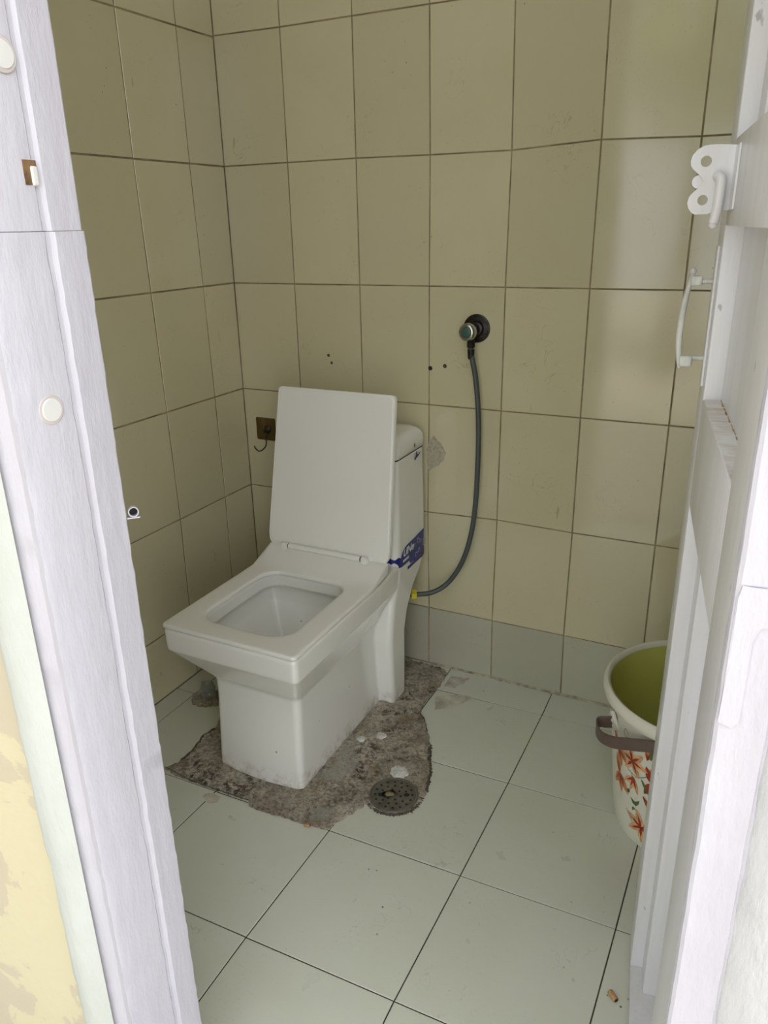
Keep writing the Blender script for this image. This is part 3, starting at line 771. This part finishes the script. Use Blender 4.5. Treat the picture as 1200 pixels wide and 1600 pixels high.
def smear(pts, seed, mat, name='dirt_smear'):
    bm = bmesh.new(); vs = [bm.verts.new((x, y, .0007)) for x, y in jagged(pts, .006, .004, seed)]; f = bm.faces.new(vs); bmesh.ops.triangulate(bm, faces=[f]); return fin(name, bm, mat, ms)
M['smear'] = plain('brown_film', (0.54, 0.51, 0.41), 0.6, var=0.3, nscale=30)
smear([(.690, -.150), (.745, -.118), (.790, -.118), (.770, -.150), (.742, -.185), (.712, -.215), (.700, -.19)], 3, M['smear'])
smear([(.690, -.040), (.745, -.030), (.740, -.055), (.720, -.095), (.690, -.10)], 5, M['smear'])
smear([(.360, -.733), (.392, -.737), (.402, -.752), (.380, -.762), (.352, -.752)], 8, M['smear']); smear([(.448, -.775), (.468, -.776), (.472, -.786), (.452, -.790)], 9, M['smear'])
DR = empty('floor_drain', (.755, -.560, .0015)); tag(DR, 'round perforated steel drain cover set in mortar beside the toilet foot', 'drain')
bm = bmesh.new()
loft(bm, [circ((0, 0, z), r, 64) for r, z in ((.0575, .0), (.0565, .0032), (.0535, .0038), (.0515, .0026), (.0510, .0))], True, True)
fin('drain_rim', bm, plain('grey_drain_rim', (0.16, 0.15, 0.125), 0.35, metal=0.4, var=0.3), DR, auto=40)
bm = bmesh.new()
holes = []
def hh(x, y, a, b): return [(x+a*math.cos(2*PI*k/10), y+b*math.sin(2*PI*k/10)) for k in range(10)]
for rr_, nn, ph in ((.0430, 16, 0), (.0300, 11, .2), (.0170, 6, .1)):
    for k in range(nn):
        a = 2*PI*k/nn+ph
        x, y = rr_*math.cos(a), rr_*math.sin(a)
        if abs(math.hypot(x+.030*math.cos(.42), y+.030*math.sin(.42))) < .0095 or math.hypot(x-.030*math.cos(.42), y-.030*math.sin(.42)) < .0095: continue
        holes.append(hh(x, y, .0034, .0034))
for s_ in (-1, 1): holes.append(hh(s_*.030*math.cos(.42), s_*.030*math.sin(.42),   .0068, .0068))
holes.append(hh(0, 0, .0022, .0022))
poly_plate(bm, [(.0512*math.cos(2*PI*k/64), .0512*math.sin(2*PI*k/64)) for k in range(64)], holes, lambda a, b, c: (a, b, .0004+c), .0012)
fin('strainer', bm, M['steel'], DR)
bm = bmesh.new(); lathe(bm, [(.0508, -.0006), (.0508, 0)], (0, 0, .0001), 'z', 40); fin('drain_pit', bm, M['dark'], DR)
# dry leaf on the drain
bm = bmesh.new()
pts = [(-.014, -.002), (-.010, .005), (-.003, .008), (.006, .009), (.014, .005), (.017, -.001), (.010, -.006), (.002, -.007), (-.008, -.008)]
c = bm.verts.new((0.001, 0, .0035)); ring = [bm.verts.new((a, b, .0016+.0015*((i % 2)))) for i, (a, b) in enumerate(pts)]
for i in range(len(ring)): bm.faces.new((c, ring[i], ring[(i+1) % len(ring)]))
bmesh.ops.solidify(bm, geom=list(bm.faces), thickness=.0006)
o = fin('dry_leaf', bm, M['dryleaf'], smooth=True); o.location = (.745, -.566, .0032); o.rotation_euler = (0, 0, .5); o.scale = (1.25, 1.25, 1.3)
tag(o, 'crumpled pale brown dry leaf lying on the drain cover', 'leaf')
# splats of white putty
for (x, y, r, lab) in ((.593, -.414, .011, 'small round white putty splat on the mortar, closest to the toilet side'), (.633, -.381, .013, 'round white putty splat farthest from the drain, nearest the toilet column'), (.734, -.486, .021, 'largest white putty splat, touching the back of the drain cover')):
    bm = bmesh.new()
    rg = [(r*(1+.35*noise.noise((k*.9, x*50, 0)))*math.cos(2*PI*k/28), r*(1+.35*noise.noise((k*.9, x*50, 0)))*math.sin(2*PI*k/28)) for k in range(28)]
    loft(bm, [[(a*s_, b*s_, h) for a, b in rg] for s_, h in ((1, -.004), (1, .0008), (.85, .0018), (.4, .0024), (.05, .0025))])
    o = fin('putty_splat', bm, M['putty'], smooth=True); o.location = (x, y, .0055)
    tag(o, lab, 'putty', 'putty splats')
# cigarette-butt sized scraps
for (x, y, L, r, rot, lab) in ((.625, -.729, .013, .0036, .2, 'tiny brown stub on the floor tile at the front edge of the mortar'), (1.304, -.844, .018, .0048, -.75, 'small tan stub lying on the floor tile near the door foot')):
    bm = bmesh.new(); lathe(bm, [(r*.85, -L/2), (r, -L/2+.0006), (r*.96, 0), (r, L/2-.0006), (r*.8, L/2)], (0, 0, 0), 'x', 16)
    o = empty('cigarette_butt', (x, y, r+.0003), (0, 0, rot)); fin('filter', bm, M['butt'], o, auto=40)
    bm = bmesh.new(); lathe(bm, [(r*.7, 0), (r*.7, .0006)], (L/2, 0, 0), 'x', 14); fin('burnt_end', bm, M['dark'], o)
    tag(o, lab, 'cigarette butt')
# crumpled clear wrapper behind the left of the pan
bm = bmesh.new()
bmesh.ops.create_cube(bm, size=1); bmesh.ops.scale(bm, vec=(.036, .030, .030), verts=bm.verts)
bmesh.ops.subdivide_edges(bm, edges=bm.edges, cuts=5, use_grid_fill=True)
for v in bm.verts: v.co += Vector(noise.noise_vector(v.co*70))*.006
bmesh.ops.rotate(bm, verts=bm.verts, cent=(0, 0, 0), matrix=Matrix.Rotation(.6, 3, 'Z') @ Matrix.Rotation(.25, 3, 'X'))
mz = min(v.co.z for v in bm.verts)
for v in bm.verts: v.co.z -= mz
o = empty('crumpled_wrapper', (.107, -.418, .0005)); fin('film', bm, M['foil'], o)
bm = bmesh.new(); box(bm, -.012, .012, -.010, .010, .008, .020, .002); fin('printed_paper', bm, plain('grey_paper', (0.45, 0.46, 0.42), 0.6, var=0.6, nscale=150), o)
tag(o, 'small crumpled clear wrapper on the floor against the left wall', 'wrapper')
# patch of dirt it lies in
bm = bmesh.new(); pp = jagged([(.075, -.455), (.098, -.475), (.135, -.468), (.165, -.445), (.160, -.405), (.120, -.385), (.08, -.40), (.062, -.43)], .008, .004, 7)
vs = [bm.verts.new((x, y, .0006)) for x, y in pp]; f = bm.faces.new(vs); bmesh.ops.triangulate(bm, faces=[f])
o = fin('dirt_smear', bm, M['mortar'], ms)

# ------------------------------------------------------------------ angle valve and hose
V0 = Vector((.7300, 0, .9890))
val = empty('angle_valve', V0); tag(val, 'round chrome angle stop valve with black flange on the back wall', 'valve')
bm = bmesh.new(); lathe(bm, [(.035, 0), (.0345, -.002), (.031, -.0035), (.030, -.002), (.020, -.004), (.017, -.010), (.012, -.012)], (0, 0, 0), 'y', 48); fin('flange', bm, M['black_metal'], val, auto=40)
bm = bmesh.new(); lathe(bm, [(.012, -.004), (.012, -.034), (.014, -.036), (.014, -.050), (.010, -.052)], (0, 0, 0), 'y', 32)
lathe(bm, [(.0085, 0), (.0085, -.018), (.0105, -.019), (.0105, -.034), (.008, -.036)], (0, -.040, -.006), 'z', 6)
fin('valve_body', bm, M['black_metal'], val, auto=40)
bm = bmesh.new(); lathe(bm, [(.010, -.048), (.0195, -.051), (.0215, -.055), (.0215, -.068), (.0195, -.072), (.015, -.074)], (0, 0, -.001), 'y', 12); kn = fin('knob', bm, M['chrome'], val, auto=50)
bm = bmesh.new(); lathe(bm, [(.0135, -.0735), (.0130, -.0755), (.009, -.0765), (.0, -.0768)], (0, 0, -.001), 'y', 28); fin('knob_cap', bm, M['knob_green'], kn, smooth=True)
hz = empty('supply_hose', (.73, -.04, .947)); tag(hz, 'dark grey braided supply hose curving down from the wall valve to the toilet', 'hose')
bm = bmesh.new()
HP = [(.7300, -.0400, .9470), (.7335, -.0400, .925), (.7440, -.037, .870), (.7520, -.034, .777), (.7535, -.033, .659), (.7490, -.033, .535), (.7385, -.034, .447), (.7160, -.037, .366), (.6800, -.045, .302), (.6400, -.062, .271), (.600, -.088, .2680), (.5700, -.105, .2700)]
cv = catmull(HP, 8); tube(bm, [p-Vector((.73, -.04, .947)) for p in cv], .0068, 14); fin('hose', bm, M['hose'], hz, smooth=True)
bm = bmesh.new(); lathe(bm, [(.0085, .0), (.0088, -.004), (.0080, -.018), (.0072, -.024)], (0.001, 0, -.003), 'z', 20); fin('ferrule', bm, M['black_metal'], hz, auto=50)
bm = bmesh.new(); tube(bm, [Vector((.589, -.094, .268))-Vector((.73, -.04, .947)), Vector((.6015, -.0870, .2680))-Vector((.73, -.04, .947))], .0145, 6); fin('yellow_nut', bm, M['yellow'], hz); 

# ------------------------------------------------------------------ hook on the back wall
hk = empty('adhesive_hook', (.073, -.0003, .670)); tag(hk, 'square brown-gold plate with black hook on the wall left of the toilet lid', 'hook')
bm = bmesh.new()
loft(bm, [[(x, y, z) for x, z in rrect(-.034-i, .034+i, -.034-i, .034+i, .004, .004, 4)] for i, y in ((0, 0), (0, -.0014), (-.0008, -.002))]); fin('backing_plate', bm, M['gold'], hk, auto=40)
bm = bmesh.new()
tube(bm, catmull([(.008, -.006, .002), (.006, -.010, -.008), (.004, -.010, -.030), (.002, -.011, -.048), (-.006, -.015, -.060), (-.018, -.020, -.066), (-.028, -.023, -.058), (-.031, -.024, -.050)], 6), .0018, 10)
fin('hook_wire', bm, M['black_metal'], hk, smooth=True)
bm = bmesh.new(); lathe(bm, [(.012, -.001), (.012, -.004), (.008, -.008), (.003, -.010)], (.006, 0, 0), 'y', 20)
tube(bm, [(-.008, -.006, -.004), (.0, -.010, -.012), (.016, -.010, -.010), (.018, -.006, .006)], .0016, 8); fin('hook_boss', bm, M['black_metal'], hk, auto=40)

# drilled holes with plugs, broken tile corner
for (x, z, r, lab) in ((.300, .900, .0042, 'upper-left one of the pair of plugged drill holes left of the toilet lid top'), (.309, .880, .0036, 'lower one of the pair of plugged drill holes above the toilet lid'), (.6055, .883, .0062, 'black drill hole on the grout line left of the hose'), (.646, .891, .0052, 'screw plug in the tile nearest the valve hose')):
    o = empty('wall_plug', (x, 0, z)); bm = bmesh.new()
    lathe(bm, [(r, .004), (r, -.0004), (r*.8, -.0008)], (0, 0, 0), 'y', 20); fin('plug_rim', bm, M['black_metal'], o)
    bm = bmesh.new(); lathe(bm, [(r*.5, 0), (r*.45, -.0012)], (0, 0, 0), 'y', 14); fin('plug_core', bm, M['dark'] if r > .006 else M['steel'], o)
    tag(o, lab, 'wall plug', 'plugged drill holes')
def wall_patch(name, pts, mat, off=.0012, amp=.004, seed=0):
    bm = bmesh.new(); P_ = jagged(pts, amp, .003, seed)
    f = bm.faces.new([bm.verts.new((x, -off, z)) for x, z in P_])
    r_ = bmesh.ops.extrude_face_region(bm, geom=[f])
    for v in r_['geom']:
        if isinstance(v, bmesh.types.BMVert): v.co.y += off+.002
    bmesh.ops.triangulate(bm, faces=[g for g in bm.faces if len(g.verts) > 4])
    return fin(name, bm, mat)
wp = wall_patch('plaster_patch', [(.605, .690), (.615, .703), (.626, .695), (.640, .680), (.650, .660), (.645, .640), (.630, .622), (.612, .612), (.600, .598), (.596, .625), (.594, .66)], plain('grey_mortar', (0.42, 0.39, 0.285), 0.9, var=0.22, nscale=130))
tag(wp, 'rough grey mortar filling in a broken tile edge beside the toilet tank', 'mortar patch')
# crumbling mortar bead along the foot of the back wall
bm = bmesh.new(); rows = []
for k in range(160):
    x = .61+k*(1.25-.61)/159; h = .004+.004*max(0, noise.noise((x*14, 0, 0)))+.006*max(0, noise.noise((x*38, 3, 0))-.25)*2; d_ = .004+.003*noise.noise((x*60, 7, 0))
    rows.append([bm.verts.new(p) for p in ((x, 0, h), (x, -.0022, h), (x, -.003-d_*.4, h*.4), (x, -.003-d_, 0.0))])
for a, b in zip(rows[:-1], rows[1:]):
    for k in range(3): bm.faces.new((a[k], b[k], b[k+1], a[k+1]))
o = fin('trim_4', bm, plain('old_mortar_bead', (0.40, 0.36, 0.26), 0.9, var=0.5, nscale=40)); tag(o, kind='structure')

# ------------------------------------------------------------------ bucket
BX, BY, BH = 1.364, -.352, .335
bk = empty('bucket', (BX, BY, 0)); tag(bk, 'large cream plastic bucket printed with orange lilies, brown handle, half behind the door', 'bucket')
def br_(z): return .150+.033*z/BH
bm = bmesh.new()
prof = [(.138, .004), (.147, .0), (.150, .006)]+[(br_(z)+.0, z) for z in (.02, .08, .15, .22, .28)]+[(br_(.30), .298), (.1875, .303), (.193, .308), (.1965, .318), (.1965, .328), (.194, .334), (.189, .3365), (.184, .334), (.1815, .325), (.1790, .300)]+[(br_(z)-.004, z) for z in (.25, .15, .05, .012)]+[(.10, .008)]
lathe(bm, prof, (0, 0, 0), 'z', 96); fin('bucket_body', bm, M['bucket'], bk, auto=50)
bm = bmesh.new()
lathe(bm, [(.1812, .326), (.1782, .300)]+[(br_(z)-.0048, z) for z in (.25, .15, .05, .0135)]+[(.10, .0095), (.001, .0095)], (0, 0, 0), 'z', 96, False)
fin('inner_wall', bm, M['bucket_in'], bk, smooth=True)
# handle strap hanging across the front
def cyl(a, z, off=0): r = br_(z)+off; a = math.radians(a); return Vector((r*math.cos(a), r*math.sin(a), z))
bm = bmesh.new()
sp_ = [cyl(212, .268, .006), cyl(209, .262, .018), cyl(207, .256, .032), cyl(210, .250, .041), cyl(217, .249, .042), cyl(226, .258, .034), cyl(236, .274, .022), cyl(248, .290, .013)]+[cyl(a, z, o_) for a, z, o_ in ((262, .299, .010), (280, .301, .009), (300, .297, .012), (320, .285, .020), (340, .275, .035), (352, .268, .036), (362, .262, .028), (366, .268, .006))]
tube(bm, catmull(sp_, 5), 1, 16, flat=(.004, .027)); fin('handle', bm, M['strap'], bk, auto=60)
for a0 in (212, 6):
    bm = bmesh.new()
    tube(bm, [cyl(a0-4, .290, .004), cyl(a0-2, .270, .008), cyl(a0, .250, .005)], 1, 12, flat=(.010, .030)); fin('handle_lug', bm, M['bucket'], bk, auto=60)
# printed lilies, leaves and stems following the curved side
def decal(bm, a0, z0, pts, mi, off=.0005, rot=0):
    ca, sa = math.cos(rot), math.sin(rot); P_ = []
    for x, y in pts:
        X, Y = x*ca-y*sa, x*sa+y*ca
        z = z0+Y; P_.append((a0+math.degrees(X/br_(z)), z))
    vs = [bm.verts.new(cyl(a, z, off)) for a, z in P_]
    c_ = sum((v.co for v in vs), Vector())/len(vs); a_ = math.atan2(c_.y, c_.x); zc = c_.z; c_ = bm.verts.new(cyl(math.degrees(a_), zc, off+.0001))
    for i in range(len(vs)): bm.faces.new((c_, vs[i], vs[(i+1) % len(vs)])).material_index = mi
def petal_pts(L, W, tip=1.0):
    n_ = 12; out_ = []
    for k in range(n_+1):
        t = k/n_; out_.append((W/2*math.sin(PI*t**0.8)**0.9, L*t))
    for k in range(n_-1, 0, -1):
        t = k/n_; out_.append((-W/2*math.sin(PI*t**0.8)**0.9, L*t))
    return out_
def lily(bm, a, z, L, rots, mi=1, W=.40):
    for q, r_ in enumerate(rots):
        decal(bm, a, z, petal_pts(L, L*W), mi, .0006+.00012*q, r_)
        decal(bm, a, z, petal_pts(L*.62, L*W*.38), 2, .0013+.00012*q, r_)
        decal(bm, a, z, petal_pts(L*.9, L*.03), 2, .0022, r_)
def stem(bm, P_, wd, mi, off=.0005):
    for (a, z), (b, y) in zip(P_[:-1], P_[1:]):
        r_ = .16; dx, dz = math.radians(b-a)*r_, y-z; L = math.hypot(dx, dz) or 1
        nx, nz = -dz/L*wd/2, dx/L*wd/2
        bm.faces.new([bm.verts.new(cyl(p+math.degrees(s_*nx/r_), q+s_*nz, off)) for p, q, s_ in ((a, z, 1), (b, y, 1), (b, y, -1), (a, z, -1))]).material_index = mi
for aa in (-128.5, -8.5, 111.5):
    bm = bmesh.new()
    lily(bm, aa, .214, .040, [.3, 1.45, 2.5, 3.6, 4.6, 5.5], 1)
    lily(bm, aa+12, .240, .034, [.1, -.25], 0, .28); decal(bm, aa+14.5, .244, petal_pts(.030, .008), 3, .0012, -.1)
    decal(bm, aa+14.5, .205, petal_pts(.030, .014), 0, .0007, -.45); decal(bm, aa+15.2, .209, petal_pts(.022, .005), 2, .0012, -.45)
    lily(bm, aa+16.5, .188, .040, [2.7, 3.4, .4], 2, .42)
    lily(bm, aa+1, .172, .038, [2.9, 3.5, 2.3], 1, .36); decal(bm, aa+1, .160, petal_pts(.016, .014), 2, .0016, 0)
    decal(bm, aa+8, .185, petal_pts(.040, .007), 3, .0008, 3.7)
    lily(bm, aa-16, .212, .042, [3.4, .6, 4.2], 0); lily(bm, aa-15, .150, .046, [3.3, 2.6, .3, 3.9], 0)
    decal(bm, aa-2.5, .135, petal_pts(.016, .008), 3, .0008, 2.6)
    decal(bm, aa+3, .112, [(-.013, .006), (-.004, .001), (.006, .006), (.012, .014), (.010, .002), (.003, -.008), (-.006, -.006)], 3); decal(bm, aa+2.5, .094, [(-.006, .002), (0, .004), (.007, -.001), (0, -.001), (-.005, -.008)], 3)
    lily(bm, aa+10, .145, .034, [3.6, 3.9], 0, .16)
    lily(bm, aa+9.5, .060, .042, [.3, 1.2, 2.2, 3.2, 4.2, 5.2], 1)
    stem(bm, [(aa-10, .198), (aa-4, .182), (aa+4, .180), (aa+9, .190), (aa+14, .203)], .0016, 3)
    stem(bm, [(aa-1, .182), (aa+0, .172), (aa+1, .166)], .0016, 3); stem(bm, [(aa+6, .181), (aa+3, .19), (aa+1, .200)], .0012, 3)
    stem(bm, [(aa+11, .135), (aa+15, .128), (aa+19, .134)], .0010, 3)
    for k in range(9):
        stem(bm, [(aa-6+k*1.1, .075-k*.0035), (aa-5.4+k*1.1, .078-k*.0035), (aa-5.2+k*1.1, .070-k*.0035)], .0006, 4)
    pts_ = [(aa-7+2*math.cos(t), .268+.010*math.sin(t)) for t in [k*.5 for k in range(12)]]
    stem(bm, pts_, .0010, 4); stem(bm, [(aa-3, .262), (aa-2.4, .240), (aa-1.6, .262)], .003, 4)
    fin('flower_print', bm, [M['petal'], M['petal_pale'], M['petal_red'], M['leaf'], plain('script_black', (0.03, 0.03, 0.03), 0.5)], bk, recalc=False)

# ------------------------------------------------------------------ outdoors behind the camera (seen mirrored in the tiles)
bm = bmesh.new(); box(bm, -12, 12, -14, -1.49, -0.20, -0.05); o = fin('ground', bm, M['ground']); tag(o, kind='structure')
def bush(name, x, y, z0, sx, sy, sz, n, seed, label):
    t = empty(name, (x, y, -0.05)); rr = random.Random(seed); bm = bmesh.new()
    for _ in range(n):
        while True:
            p = Vector((rr.uniform(-1, 1), rr.uniform(-1, 1), rr.uniform(-1, 1)))
            if .35 < p.length < 1: break
        p = Vector((p.x*sx, p.y*sy, z0+p.z*sz)); s = rr.uniform(.05, .11)
        q = Vector((rr.gauss(0, 1), rr.gauss(0, 1), rr.gauss(0, 1))).normalized(); e = q.cross(Vector((rr.random(), rr.random(), 1))).normalized()*.45
        bm.faces.new([bm.verts.new(p+v*s) for v in (q, e, -q, -e)])
    fin('foliage', bm, M['foliage'], t); bm = bmesh.new(); tube(bm, [(0, 0, 0), (.05, 0, z0*.5), (0, 0, z0)], [.12, .09, .05], 10); fin('trunk', bm, M['bark'], t, smooth=True)
    tag(t, label, 'tree')
bush('garden_tree', .6, -5.2, 2.9, 1.3, 1.0, 1.1, 2600, 3, 'yellow-green leafy tree in the sun, mirrored in the top right wall tiles')
